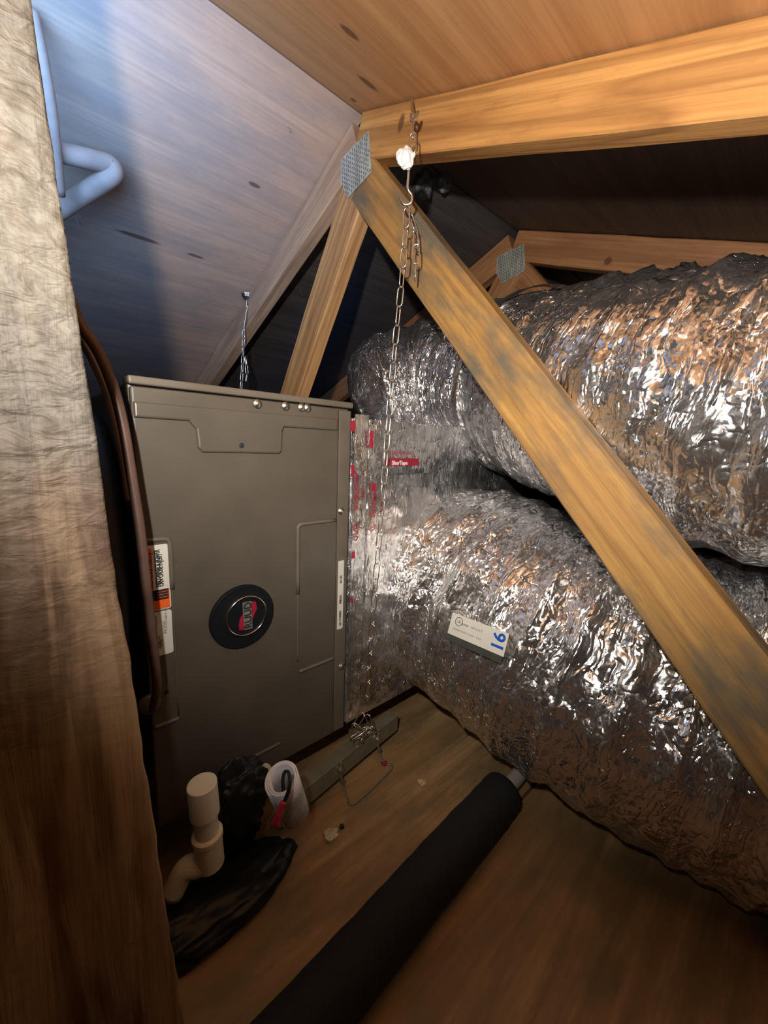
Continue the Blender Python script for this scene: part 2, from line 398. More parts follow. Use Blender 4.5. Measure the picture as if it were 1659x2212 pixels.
def truss(X0, mats, label, group=None, first=False):
    """X0 = near face; timber thickness .038"""
    xm = X0 + .019
    t = empty('roof_truss', (xm, RY, 0)); tag(t, label, 'truss', group)
    off = CH / 2 * 1.075
    zr = RZ - .003 - off
    def cz(y): return zr - pitch(y) * abs(y - RY)
    c1 = beam('top_chord', (xm, RY - .004, cz(RY)), (xm, -2.3, cz(-2.3)), (1, 0, 0), CH, .038, mats[0], t, seed=X0 * 10)
    c2 = beam('top_chord', (xm, RY + .004, cz(RY)), (xm, 3.8, cz(3.8)), (1, 0, 0), CH, .038, mats[1], t, seed=X0 * 11)
    # webs fan out from the peak
    w1 = beam('web', (xm, WA[0], WA[1]), (xm, WB[0], WB[1]), (1, 0, 0), .088, .036, mats[2], t, seed=X0 * 12)
    w2 = beam('web', (xm, WC[0], WC[1]), (xm, WD[0], WD[1]), (1, 0, 0), .088, .036, mats[3], t, seed=X0 * 13)
    return t
# web centre lines measured in the truss plane x = .57
_s = 1.13
WB = (-.31, .035); WA = (.730, 1.210)
WC = (.725, 1.243); WD = (1.56, .03)
T1 = truss(.57, (M_chord, M_chordl, M_web, M_web2), 'nearest roof truss, golden timber peak with bright diagonal web crossing before the foil ducts')
T2 = truss(1.18, (M_far, M_far, M_far, M_far), 'dim second roof truss seen through the gap above the upper foil duct')
T3 = truss(1.79, (M_far, M_far, M_far, M_far), 'farthest dark roof truss, hidden mostly behind the second truss')
def plate(px_pts, X, parent, mw=None):
    """truss plate with punched slots and teeth rows; pts (y, z) in plane x = X"""
    bm = bmesh.new(); A = [bm.verts.new((X, a, b)) for a, b in px_pts]; f = bm.faces.new(A)
    r = bmesh.ops.extrude_face_region(bm, geom=[f])
    for v in [g for g in r['geom'] if isinstance(g, bmesh.types.BMVert)]: v.co.x -= .0016
    bmesh.ops.recalc_face_normals(bm, faces=bm.faces[:])
    o = bm_obj('connector_plate', bm, M_plate, parent); tag(o, 'grey galvanised nail plate')
    # rows of punched teeth
    y0 = min(p[0] for p in px_pts); y1 = max(p[0] for p in px_pts); z0 = min(p[1] for p in px_pts); z1 = max(p[1] for p in px_pts)
    def inside(y, z):
        c = False; n = len(px_pts); j = n - 1
        for i in range(n):
            a, b = px_pts[i], px_pts[j]
            if (a[1] > z) != (b[1] > z) and y < (b[0] - a[0]) * (z - a[1]) / (b[1] - a[1]) + a[0]: c = not c
            j = i
        return c
    bm = bmesh.new(); y = y0 + .004; k = 0
    while y < y1:
        z = z0 + .004 + (.004 if k % 2 else 0)
        while z < z1:
            if inside(y - .003, z - .003) and inside(y + .003, z + .003):
                m = bmesh.ops.create_cube(bm, size=1)
                for v in m['verts']: v.co = Vector((X - .0019 + v.co.x * .0010, y + v.co.y * .0022, z + v.co.z * .0048))
            z += .0085
        y += .0065; k += 1
    tt = bm_obj('tooth_slot', bm, M_slot, o); tag(tt, 'rows of dark punched slots', kind='stuff')
    return o
def P2(px, py, X): q = on(px, py, 0, X); return (q.y, q.z)
pp = [P2(797, 283, .569), P2(803, 372, .569), P2(752, 428, .569), P2(737, 396, .569), P2(738, 345, .569)]
pl = plate(pp, .5690, T1)
for tr, X in ((T2, 1.18), (T3, 1.79)):
    plate([(a, b) for a, b in pp], X - .0005, tr)
# foreground post
PY0 = .40
a = on(65, 0, 1, PY0); b = on(398, 2212, 1, PY0)
dirv = (a - b).normalized()
b2 = b + dirv * (-b.z / dirv.z + .0) ; a2 = b2 + dirv * ((roof_z(PY0) - .012) / dirv.z)
def post_bm():
    bm = bmesh.new(); nz, nx = 260, 18; L = (a2 - b2).length; W_, T_ = .165, .038
    x = Vector((1, 0, 0)); R = []
    prof = [(-W_, 0.0)] + [(-W_ + W_ * k / nx, 0.0) for k in range(1, nx)] + [(-.002, .0), (0, .002), (0, T_), (-W_, T_)]
    for i in range(nz + 1):
        s = L * i / nz; c = b2 + dirv * s; ring = []
        for k, (u, v) in enumerate(prof):
            p = Vector((c.x + u, PY0 + v, c.z))
            if v < .01:
                e = noise.noise(Vector((u * 50, s * 12, 1))) * .0010
                p.y += e
                if u > -.01: p.x += noise.noise(Vector((3, s * 35, 9))) * .0014 + noise.noise(Vector((3, s * 8, 2))) * .002
            ring.append(bm.verts.new(p))
        R.append(ring)
    m = len(prof)
    for i in range(nz):
        for k in range(m): bm.faces.new((R[i][k], R[i][(k + 1) % m], R[i + 1][(k + 1) % m], R[i + 1][k]))
    bm.faces.new(R[0]); bm.faces.new(R[-1]); bmesh.ops.recalc_face_normals(bm, faces=bm.faces[:]); return bm
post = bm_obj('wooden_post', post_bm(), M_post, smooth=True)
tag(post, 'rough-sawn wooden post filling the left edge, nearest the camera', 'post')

# ------------------------------------------------------------------ air handler
YF = .567
def fx(px, py, y=YF): q = on(px, py, 1, y); return (q.x, q.z)
AX0, AX1, AZ0, AZ1 = .104, .437, .109, .738; AD = .50
ah = empty('air_handler', ((AX0 + AX1) / 2, YF + AD / 2, AZ0)); tag(ah, 'taupe steel air handler cabinet hung on its side with round badge', 'air handler')
bm_obj('cabinet', box_bm(AX0, AX1, YF + .010, YF + AD, AZ0, AZ1 - .004, .004), M_cab, ah)
xs = fx(727, 1200)[0]; zt = fx(725, 905)[1]
bm_obj('front_panel', box_bm(AX0 + .001, xs, YF, YF + .012, AZ0 + .002, zt + .018, .0035, 3), M_cab, ah, smooth=False)
# right hand flange strip, set back a little
bm_obj('flange', box_bm(xs + .0025, AX1 + .001, YF + .003, YF + .014, AZ0, AZ1 - .012, .002), M_cab2, ah)
# top cap
bm_obj('top_cap', box_bm(AX0 - .001, AX1 + .002, YF - .002, YF + .03, zt + .020, AZ1 + .002, .003, 3), M_cab2, ah)
# raised lip across the top of the panel with the tab that hangs from it
L1 = [fx(283, 869), fx(718, 903), fx(722, 936), fx(612, 925), fx(604, 984), fx(424, 972), fx(412, 905), fx(283, 894)]
zA = sum(fx(*p)[1] for p in ((283, 869), (718, 903))) / 2; zB = sum(fx(*p)[1] for p in ((722, 936), (283, 894), (412, 905), (612, 925))) / 4
zC = sum(fx(*p)[1] for p in ((604, 984), (424, 972))) / 2
x1, x2 = fx(422, 940)[0], fx(608, 955)[0]
zA = min(zA, zt + .012)
lip = [(AX0 + .003, zA), (xs - .005, zA), (xs - .005, zB), (x2 + .003, zB), (x2, zB - .006), (x2 - .001, zC + .004), (x2 - .006, zC), (x1 + .008, zC), (x1 + .002, zC + .006), (x1, zB - .010), (x1 - .008, zB), (AX0 + .003, zB)]
bm_obj('raised_lip', prism_bm(lip[::-1], YF - .0045, .006, .003), M_cab, ah, smooth=False)
# stamped beads
def bead(pts, r=.0032):
    P = [Vector((x, YF - .0002, z)) for x, z in pts]
    bm = tube_bm(P, r, 8, 5, raw=False)
    return bm_obj('stamped_bead', bm, M_cab2, ah, smooth=True)
def rnd(pts, r=.008):
    out = [pts[0]]
    for i in range(1, len(pts) - 1):
        p = Vector(pts[i]); a = (Vector(pts[i - 1]) - p).normalized(); b = (Vector(pts[i + 1]) - p).normalized()
        out += [tuple(p + a * r * 1.6), tuple(p + a * r * .5 + b * r * .15), tuple(p + a * r * .15 + b * r * .5), tuple(p + b * r * 1.6)]
    return out + [pts[-1]]
zr1 = fx(644, 1133)[1]; xr1 = fx(643, 1280)[0]; zr2 = fx(648, 1450)[1]
bead(rnd([(xs - .004, zr1), (xr1, zr1), (xr1, zr1 - .12)])); bead([(xs - .004, zr2), ((xs + xr1) / 2, zr2), (xr1 + .004, zr2)])
bead([(xr1, zr1 - .115), (xr1, (zr1 + zr2) / 2 - .05), (xr1, zr2 + .02)], .0012)
xl1 = fx(376, 1350)[0]; zl1 = fx(368, 1162)[1]; zl2 = fx(384, 1552)[1]
bead(rnd([(AX0 + .004, zl1), (xl1, zl1), (xl1, zl1 - .07)])); bead([(AX0 + .004, zl2), ((AX0 + xl1) / 2, zl2), (xl1, zl2)])
bead([(xl1, zl1 - .06), (xl1, (zl1 + zl2) / 2), (xl1, zl2 + .004)], .0010)
zb = fx(540, 1638)[1]
bead([(fx(466, 1668)[0], zb), ((fx(540, 1638)[0]), zb), (fx(606, 1605)[0], zb)], .003)
# screws
def screw(p, ax=(0, -1, 0), r=.0045, par=ah):
    bm = lathe_bm([(.0001, .0035), (r * .8, .0033), (r, .001), (r * 1.5, .0008), (r * 1.5, 0)], p, ax, 10)
    return bm_obj('screw', bm, M_galv, par, smooth=True)
for px, py in ((737, 1104), (737, 1440)):
    q = fx(px, py, YF + .003); screw((q[0], YF + .003, q[1]))
for px in (556, 617, 652, 664):
    q = fx(px, 872 + (px - 556) * .08, YF - .002); screw((q[0], YF - .002, min(q[1], AZ1 - .003)))
q = fx(360, 1495); bm_obj('plug_hole', lathe_bm([(.0001, .0006), (.003, .0006), (.003, 0)], (q[0], YF, q[1]), (0, -1, 0), 12), M_black, ah)
q = fx(519, 988); bm_obj('dimple', lathe_bm([(.0001, .001), (.003, .0008), (.004, 0)], (fx(519, 962)[0], YF - .0045, fx(519, 962)[1]), (0, -1, 0), 12), M_black, ah)
# port fitting where the brown line enters
q = fx(322, 1520); bm_obj('pipe_collar', lathe_bm([(.0001, .006), (.012, .006), (.014, .004), (.014, 0)], (q[0], YF, q[1]), (0, -1, 0), 24), M_cab2, ah, smooth=True)
# round badge
bc = fx(519, 1329); c0 = Vector((bc[0] + .003, YF, bc[1] - .002))
badge = bm_obj('badge', lathe_bm([(.0001, .006), (.0485, .006), (.050, .004), (.050, -.001)], c0, (0, -1, 0), 56), M_disc, ah)
ci = c0 + Vector((.004, -.006, .002))
bm = bmesh.new(); ringp = [(.0295, 0), (.0295, .003), (.0305, .004), (.0318, .003), (.0318, 0)]
bm_obj('ring', lathe_bm(ringp, ci, (0, -1, 0), 56), M_chrome, badge, smooth=True)
bm_obj('face', lathe_bm([(.0001, .001), (.0296, .001), (.0296, 0)], ci, (0, -1, 0), 48), M_disc, badge)
bw = .0085
bm_obj('banner', prism_bm([(ci.x - bw * .55, ci.z - .022), (ci.x + bw, ci.z - .0225), (ci.x + bw * .9, ci.z + .022), (ci.x - bw * .75, ci.z + .0225)], ci.y - .0022, .0014), M_silver, badge)
bm_obj('swoosh', prism_bm([(ci.x + bw, ci.z + .0215), (ci.x + bw + .006, ci.z + .019), (ci.x + bw + .008, ci.z + .008), (ci.x + bw + .003, ci.z - .002), (ci.x + bw, ci.z - .010)], ci.y - .0020, .0012), M_red, badge)
bm_obj('swoosh', prism_bm([(ci.x - bw * .55, ci.z - .0215), (ci.x - bw * .55, ci.z + .006), (ci.x - bw - .002, ci.z - .002), (ci.x - bw - .004, ci.z - .012), (ci.x - bw - .004, ci.z - .020)], ci.y - .0020, .0012), M_red, badge)
def up_text(name, s, size, x, z, y, mat, par, bold=False, sx=1.0):
    """text reading upward, letter tops to the left, facing -Y; (x, z) = start of the baseline"""
    return text_obj(name, s, size, basis(Vector((x, y, z)), Vector((0, 0, 1)), Vector((-1, 0, 0)), Vector((0, -1, 0))), mat, par, bold=bold, sx=sx)
up_text('lettering', 'RUUD', .0165, ci.x + .0068, ci.z - .0205, ci.y - .0027, M_ink, badge, True, .93)
# warning labels at the left
def label_rect(name, x0, x1, z0, z1, mat, par, y=YF, th=.0006, r=.003):
    pts = []
    for cx, cz, a0 in ((x1 - r, z1 - r, 0), (x0 + r, z1 - r, 90), (x0 + r, z0 + r, 180), (x1 - r, z0 + r, 270)):
        for k in range(4): t = math.radians(a0 + 30 * k); pts.append((cx + r * math.cos(t), cz + r * math.sin(t)))
    return bm_obj(name, prism_bm(pts, y - th, th), mat, par)
lx0 = AX0 + .004; lx1 = fx(366, 1240)[0]; lzt = fx(361, 1174)[1]; lzm = fx(368, 1314)[1]; lzb = fx(374, 1408)[1]
lz_or = fx(364, 1270)[1]
wl = label_rect('warning_label', lx0, lx1, lzm + .001, lzt, M_white2, ah); tag(wl, 'white and orange warning sticker with a black hand symbol')
label_rect('orange_band', lx0 + .0012, lx1 - .0015, lzm + .0025, lz_or, M_orange, wl, YF - .0006, .0003, .001)
label_rect('red_band', lx0 + .001, lx0 + .009, lz_or, lzt - .004, M_orange, wl, YF - .0006, .0003, .001)
hx, hz = (lx0 + lx1) / 2, (lzm + lz_or) / 2 + .008
bm = bmesh.new()
for k in range(4):
    m = bmesh.ops.create_cube(bm, size=1)
    for v in m['verts']: v.co = Vector((hx + .004 + v.co.x * .016, YF - .0010 + v.co.y * .0003, hz - .006 + k * .0038 + v.co.z * .003))
m = bmesh.ops.create_cube(bm, size=1)
for v in m['verts']: v.co = Vector((hx - .010 + v.co.x * .016, YF - .0010 + v.co.y * .0003, hz + v.co.z * .014))
bm_obj('hand_symbol', bm, M_ink, wl)
for i, (s, xx, sz) in enumerate((('MOVING PARTS', lx1 - .020, .0095), ('CAN CAUSE INJURY', lx1 - .008, .0085), ('DISCONNECT POWER', lx0 + .018, .0085))):
    up_text('lettering', s, sz, xx, lz_or + .004, YF - .0008, M_ink, wl, True, min(1.0, (lzt - lz_or - .008) / (sz * .66 * len(s))))
sl = label_rect('spec_label', lx0 + .002, lx1, lzb, lzm - .001, M_white2, ah); tag(sl, 'pale grey spec sticker with small dark print')
for s, xx, zz, sz in (('240 V  60 HZ', lx1 - .006, .050, .004), ('AIR HANDLER', lx1 - .018, .030, .0045), ('MOTOR', lx1 - .023, .036, .004), ('UL', lx1 - .013, .012, .010), ('208/240', lx0 + .014, .010, .006), ('MODEL', lx0 + .022, .030, .006)):
    up_text('lettering', s, sz, xx, lzb + zz, YF - .0008, M_grey, sl)
# slim sticker on the flange
nx0, nz1 = fx(732, 1212, YF + .003); nx1 = fx(746, 1212, YF + .003)[0]; nz0 = fx(737, 1357, YF + .003)[1]
nl = label_rect('flange_label', xs + .006, xs + .019, nz0, nz1, M_white2, ah, YF + .003, .0006, .0015)
for s, zz in (('QC PASSED', .006), ('SERIAL', .050), ('60 HZ', .09)):
    up_text('lettering', s, .006, xs + .0145, nz0 + zz, YF + .0022, M_ink, nl, True)

# ------------------------------------------------------------------ plenum
def crumple_face(x0, x1, z0, z1, y, amp, step=.006, seed=0):
    bm = bmesh.new(); nx = int((x1 - x0) / step); nz = int((z1 - z0) / step); G = []
    for i in range(nx + 1):
        row = []
        for j in range(nz + 1):
            x = x0 + (x1 - x0) * i / nx; z = z0 + (z1 - z0) * j / nz
            e = min(i, nx - i, j, nz - j) / 3; e = min(1, e)
            d = amp * (noise.ridged_multi_fractal(Vector((x * 9 + seed, 0, z * 14)), 1.0, 2.1, 3, 1.0, 2.0) - 1.0)
            row.append(bm.verts.new((x, y - .004 - e * max(-.003, d), z)))
        G.append(row)
    for i in range(nx):
        for j in range(nz): bm.faces.new((G[i][j], G[i + 1][j], G[i + 1][j + 1], G[i][j + 1]))
    return bm
PXE = 1.06; PZT = .715; PYE = 1.0
ple = empty('supply_plenum', ((AX1 + PXE) / 2, .8, AZ0)); tag(ple, 'foil-covered supply plenum box joined to the right end of the air handler', 'duct')
bm_obj('box', box_bm(AX1 + .004, PXE, YF + .006, PYE, AZ0 + .004, PZT, .006), M_foil2, ple)
bm_obj('foil_facing', crumple_face(AX1 + .006, PXE, AZ0 + .006, PZT, YF + .006, .006, seed=3), M_foil2, ple, smooth=True)
def tape(x0, x1, z0, z1, seed):
    return bm_obj('tape_strip', crumple_face(x0, x1, z0, z1, YF - .0015, .0018, .005, seed), M_foil3, ple, smooth=True)
t1 = tape(AX1 + .003, AX1 + .034, AZ0 + .02, PZT + .006, 5)
t2 = tape(AX1 + .040, AX1 + .068, .36, PZT - .01, 9)
t3 = bm_obj('tape_strip', crumple_face(AX1 + .07, AX1 + .23, PZT - .10, PZT - .035, YF - .0005, .002, .006, 12), M_foil3, ple, smooth=True)
yt = YF - .0125
def tp(px, py): q = on(px, py, 1, yt); return q.x, q.z
for s, px, py, sz in (('Q1/23', 772, 1168, .0125), ('UL', 771, 1101, .009), ('ShurTape', 772, 1080, .0125), ('181A-P', 786, 1080, .008)):
    x, z = tp(px, py); up_text('red_print', s, sz, x, z, yt, M_red, t1, True)
for s, px, py, sz in (('UL', 808, 1145, .009), ('ShurTape', 809, 1118, .0125), ('181 A-P', 825, 1112, .009), ('PRINTED UL', 812, 1080, .006)):
    x, z = tp(px, py); up_text('red_print', s, sz, x, z, yt, M_red, t2, True)
for cxp, cyp, tt in ((766, 1094, t1), (803, 1138, t2)):
    x, z = tp(cxp, cyp); bm_obj('red_print', lathe_bm([(.0075, 0), (.0075, .0004), (.0083, .0004), (.0083, 0)], (x, yt, z), (0, -1, 0), 24), M_red, tt)
for (p0, p1, tt) in (((758, 908), (767, 932), t1), ((759, 1004), (765, 1030), t1), ((799, 930), (806, 968), t2), ((804, 1044), (811, 1060), t2), ((843, 990), (904, 1006), t3), ((760, 1192), (767, 1206), t1), ((758, 1290), (763, 1301), t1)):
    xa, za = tp(*p0); xb, zb_ = tp(*p1); bm_obj('red_print', box_bm(xa, xb, yt, yt + .0006, zb_, za), M_red, tt)
x, z = tp(846, 1004); text_obj('white_print', 'ShurTape', .011, basis(Vector((x, yt - .0006, z)), Vector((1, 0, 0)), Vector((0, 0, 1)), Vector((0, -1, 0))), M_white, t3, bold=True)
x, z = tp(846, 982); text_obj('red_print', '181 A-P / B-FX', .010, basis(Vector((x, yt - .0006, z)), Vector((1, 0, 0)), Vector((0, 0, 1)), Vector((0, -1, 0))), M_red, t3)

# ------------------------------------------------------------------ flexible ducts
def duct(name, pts, rfun, seed, parent, ns=None, fold=.010, flat=None):
    C0 = spline(pts, 40)
    # resample evenly
    L = [0]
    for i in range(1, len(C0)): L.append(L[-1] + (C0[i] - C0[i - 1]).length)
    tot = L[-1]; n = int(tot / .0042); C = []; j = 0
    for i in range(n + 1):
        s = tot * i / n
        while j < len(L) - 2 and L[j + 1] < s: j += 1
        C.append(C0[j].lerp(C0[j + 1], (s - L[j]) / max(1e-9, L[j + 1] - L[j])))
    T, N = frames(C); seg = 300
    verts = []; uvs = []
    for i, c in enumerate(C):
        s = tot * i / n; R = rfun(s, tot)
        for k in range(seg):
            a = 2 * math.pi * k / seg; u, v = math.cos(a), math.sin(a)
            rib = -abs(math.sin(math.pi * (s + .0032 * a + .007 * noise.noise(Vector((u * 2, v * 2, s * 6 + seed)))) / .060)) ** .7 * (.0085 + .007 * noise.noise(Vector((s * 9, u * 1.3 + seed, v * 1.3))))
            f1 = noise.ridged_multi_fractal(Vector((s * 26 + seed + .9 * v, u * 1.5, v * 1.5)), .9, 2.0, 4, 1.0, 2.0) - 1.1
            f2 = noise.noise(Vector((s * 6 + seed, u * 1.3 + 7, v * 1.3)))
            f3 = noise.noise(Vector((s * 60, u * 14 + seed, v * 14)))
            rr = R + .002 + rib + fold * f1 * .50 + .010 * f2 + .0008 * f3
            p = c + (N[i][0] * u + N[i][1] * v) * rr
            if flat and p.z < flat: p.z = flat + (p.z - flat) * .05
            verts.append(p)
    faces = []; m = len(C)
    for i in range(m - 1):
        for k in range(seg):
            k2 = (k + 1) % seg
            faces.append((i * seg + k, i * seg + k2, (i + 1) * seg + k2, (i + 1) * seg + k))
    faces.append(tuple(range(seg))[::-1]); faces.append(tuple((m - 1) * seg + k for k in range(seg)))
    me = bpy.data.meshes.new(name); me.from_pydata([tuple(v) for v in verts], [], faces); me.update()
    ul = me.uv_layers.new(name='UVMap'); Rm = rfun(tot / 2, tot) * 2 * math.pi
    arr = np.zeros(len(me.loops) * 2); q = 0
    for i in range(m - 1):
        for k in range(seg):
            for (ii, kk) in ((i, k), (i, k + 1), (i + 1, k + 1), (i + 1, k)):
                arr[q] = tot * ii / n; arr[q + 1] = kk / seg * Rm; q += 2
    ul.data.foreach_set('uv', arr)
    o = link(name, me, M_foil, None, True)
    o.parent = parent; o.matrix_parent_inverse = Matrix.Translation(parent.location).inverted()
    return o, C, N, verts, faces
lo = empty('flexible_duct', (.82, .2, 0)); tag(lo, 'lower fat foil flexible duct lying on the deck with white 16 tag', 'duct')
lpts = [(.80, .66, .33), (.785, .55, .335), (.775, .40, .315), (.79, .22, .280), (.83, .06, .258), (.87, -.12, .256), (.90, -.40, .256), (.92, -.75, .256)]
jl, Cl, Nl, Vl, Fl = duct('jacket', lpts, lambda s, t: .249 - .030 * max(0, 1 - s / .15), 3.3, lo, flat=.003)
up = empty('flexible_duct', (.85, .4, .6)); tag(up, 'upper foil flexible duct bending over the plenum behind the diagonal web', 'duct')
upts = [(.77, .97, .765), (.86, .92, .815), (.945, .77, .845), (.93, .56, .83), (.865, .40, .795), (.80, .20, .755), (.778, .04, .728), (.775, -.14, .715), (.78, -.28, .705)]
ju, Cu, Nu, Vu, Fu = duct('jacket', upts, lambda s, t: (.172 + .024 * min(1, s / .30) + .008 * min(1, max(0, (s - .6) / .2))) * math.sqrt(max(.05, 1 - max(0, 1 - s / .13) ** 2)) + .010 * math.exp(-((s - .60) / .03) ** 2), 8.1, up)
# seam tape on the upper duct
def ring_band(C, N, i0, i1, R, mat, name, par):
    bm = bmesh.new(); seg = 120; RR = []
    for i in range(i0, i1 + 1):
        e = .003 * math.sin(math.pi * (i - i0) / (i1 - i0))
        RR.append([bm.verts.new(C[i] + (N[i][0] * math.cos(2 * math.pi * k / seg) + N[i][1] * math.sin(2 * math.pi * k / seg)) * (R + e + .002 * noise.noise(Vector((i * .3, k * .3, 2))))) for k in range(seg)])
    for a in range(len(RR) - 1):
        for k in range(seg): bm.faces.new((RR[a][k], RR[a][(k + 1) % seg], RR[a + 1][(k + 1) % seg], RR[a + 1][k]))
    return bm_obj(name, bm, mat, par, smooth=True)
k0 = int(.60 / .0042); ring_band(Cu, Nu, k0 - 4, k0 + 4, .207, M_foil3, 'seam_tape', up)
# white tag "16" on the lower duct: stuck where it lies on the jacket
bvh = BVHTree.FromPolygons([tuple(v) for v in Vl], Fl)
def hit(px, py):
    r = ray(px, py).normalized(); h = bvh.ray_cast(CAM, r); return h[0]
A = hit(985, 1330); B = hit(1106, 1377); Cc = hit(978, 1362) ; Dd = hit(1098, 1412)
ux = ((B - A) + (Dd - Cc)).normalized(); vy = ((A - Cc) + (B - Dd)); vy = (vy - ux * vy.dot(ux)).normalized(); nn = ux.cross(vy)
if nn.dot(CAM - A) < 0: nn = -nn
lw = ((B - A).length + (Dd - Cc).length) / 2; lh = .036
ctr = (A + B + Cc + Dd) / 4 + nn * .012; org = ctr - ux * lw / 2 - vy * lh / 2
mwL = basis(org, ux, vy, nn)
bm = box_bm(0, lw, 0, lh, 0, .0008)
tg = bm_obj('size_tag', bm, M_white2, lo, mw=mwL); tag(tg, 'white paper size tag with a blue number 16')
o = bm_obj('tag_edge_and_shadow', box_bm(.004, lw - .002, -.011, -.0005, -.001, .0003), M_slot2); o.parent = tg  # second tag and the shadow below painted as one dark strip
def tag_text(s, x, y, size, mat, rot=False, bold=False):
    m = Matrix.Translation((x, y, .0009)) @ (Matrix.Rotation(math.pi / 2, 4, 'Z') if rot else Matrix.Identity(4))
    t = text_obj('lettering', s, size, m, mat, None, bold=bold); t.parent = tg; return t
tag_text('16', lw - .004, .004, .029, M_blue, True, True)
tag_text('UL', .0135, lh - .0135, .006, M_ink); tag_text('LISTED', .024, lh - .014, .004, M_ink)
tag_text('AIR DUCT', .040, lh - .014, .005, M_grey); tag_text('CLASS 1  R-8.0', .038, .010, .004, M_grey); tag_text('FLEXIBLE DUCT', .008, .010, .004, M_grey)
bm_ = lathe_bm([(.0065, 0), (.0065, .0004), (.0074, .0004), (.0074, 0)], (.0165, lh - .011, .0008), (0, 0, 1), 24)
me = bpy.data.meshes.new('stamp_ring'); bm_.to_mesh(me); bm_.free(); o = link('stamp_ring', me, M_ink); o.parent = tg

# ------------------------------------------------------------------ chains
def link_mesh(Ln, Wd, r, name='chain_link'):
    P = []; h = Ln / 2 - Wd / 2; w = Wd / 2 - r
    for k in range(7): a = math.pi * k / 6; P.append(Vector((w * math.cos(a), 0, h + w * math.sin(a))))
    for k in range(7): a = math.pi + math.pi * k / 6; P.append(Vector((w * math.cos(a), 0, -h + w * math.sin(a))))
    bm = bmesh.new(); m = len(P); R = []
    for i in range(m):
        t = (P[(i + 1) % m] - P[i - 1]).normalized(); n = Vector((0, 1, 0)); b = t.cross(n)
        R.append([bm.verts.new(P[i] + (n * math.cos(2 * math.pi * k / 6) + b * math.sin(2 * math.pi * k / 6)) * r) for k in range(6)])
    for i in range(m):
        for k in range(6): bm.faces.new((R[i][k], R[i][(k + 1) % 6], R[(i + 1) % m][(k + 1) % 6], R[(i + 1) % m][k]))
    bmesh.ops.recalc_face_normals(bm, faces=bm.faces[:])
    me = bpy.data.meshes.new(name); bm.to_mesh(me); bm.free(); me.materials.append(M_chain); me.shade_smooth(); return me
LK = link_mesh(.034, .0135, .0012)
def run_chain(parent, P, pitch=.0305, tw=.0, jit=.12, start=0):
    C = spline(P, 60); L = [0]
    for i in range(1, len(C)): L.append(L[-1] + (C[i] - C[i - 1]).length)
    n = int(L[-1] / pitch); j = 0; out = []
    for k in range(n):
        s = pitch * (k + .5)
        while j < len(L) - 2 and L[j + 1] < s: j += 1
        p = C[j].lerp(C[j + 1], (s - L[j]) / max(1e-9, L[j + 1] - L[j])); t = (C[j + 1] - C[j]).normalized()
        o = bpy.data.objects.new('chain_link', LK); COL.objects.link(o)
        base = (FWD - t * FWD.dot(t)).normalized(); ang = (k + start) % 2 * math.pi / 2 + .6 + random.uniform(-jit, jit) + tw * k
        yy = Matrix.Rotation(ang, 3, t) @ base; xx = yy.cross(t)
        o.parent = parent; o.matrix_parent_inverse = Matrix.Translation(parent.location).inverted()
        o.matrix_basis = basis(p, xx, yy, t); out.append(o)
    return out
def wire(name, pts, r, parent, mat=None, n=8, seg=8):
    return bm_obj(name, tube_bm(pts, r, seg, n), mat or M_chain, parent, smooth=True)
topd = .625
tc = D(880, 448, .655); bc_ = D(792, 1535, .80)
ch1 = empty('hanging_chain', tuple(D(893, 222, topd))); tag(ch1, 'zinc chain hanging from the roof timber before the ducts down to the channel', 'chain')
z_top = on(890, 215, 0, .535)
e0 = Vector((.538, z_top.y, roof_z(z_top.y) - .001))
e0 = on(890, 214, 0, .5695)
wire('screw_eye', [e0, D(890, 220, .66), D(891, 227, .652), D(890, 240, .645), D(897, 250, .64), D(894, 262, .64), D(887, 258, .64), D(889, 246, .642)], .0019, ch1)
wire('hook', [D(887, 250, .64), D(893, 262, .636), D(902, 250, .634), D(903, 241, .634), D(893, 262, .634), D(892, 300, .636)], .0017, ch1)
run_chain(ch1, [D(892, 292, .636), D(892, 332, .638)], .024)
wire('hook', [D(884, 352, .638), D(882, 385, .642), D(881, 408, .645), D(889, 422, .648), D(889, 436, .65), D(880, 442, .652), D(871, 440, .652), D(863, 425, .652)], .0022, ch1)
wire('hook', [D(893, 318, .638), D(887, 335, .638), D(884, 352, .638)], .0016, ch1)
run_chain(ch1, [tc, D(868, 600, .672), D(852, 760, .695), D(838, 930, .715), D(828, 1060, .733), D(812, 1250, .760), D(800, 1400, .782), bc_], .0305)
run_chain(ch1, [D(886, 462, .668), D(897, 500, .672), D(899, 560, .676), D(896, 612, .680)], .026, .5, .5, 1)
fl = bmesh.new(); bmesh.ops.create_icosphere(fl, subdivisions=4, radius=1)
def crumple(bm, c, sx, sy, sz, amp, freq, seed):
    for v in bm.verts:
        d = v.co.normalized(); n = noise.ridged_multi_fractal(d * freq + Vector((seed, 0, 0)), .8, 2.1, 4, 1.0, 2.0) - 1.2
        k = 1 + amp * n + .25 * noise.noise(d * 1.6 + Vector((0, seed, 0)))
        v.co = Vector(c) + RIGHT * d.x * sx * k + FWD * d.y * sy * k - DOWN * d.z * sz * k
    return bm
crumple(fl, D(877, 341, .630), .0135, .009, .0165, .16, 1.3, 3)
tg2 = bm_obj('plastic_wrap', fl, M_film, smooth=False); tag(tg2, 'crumpled white plastic film caught on the hanging chain hook', 'plastic scrap')
c2 = roof_hit(532, 634); ytop = max(c2.y, 1.085)
ch2 = empty('hanging_chain', tuple(c2)); tag(ch2, 'thin dull chain hanging from the ceiling behind the air handler', 'chain')
def y2(px, py): return on(px, py, 1, ytop)
h0 = y2(533, 640); h0.z = roof_z(ytop) - .001
wire('screw_eye', [h0, y2(533, 650), y2(532, 664)], .0022, ch2)
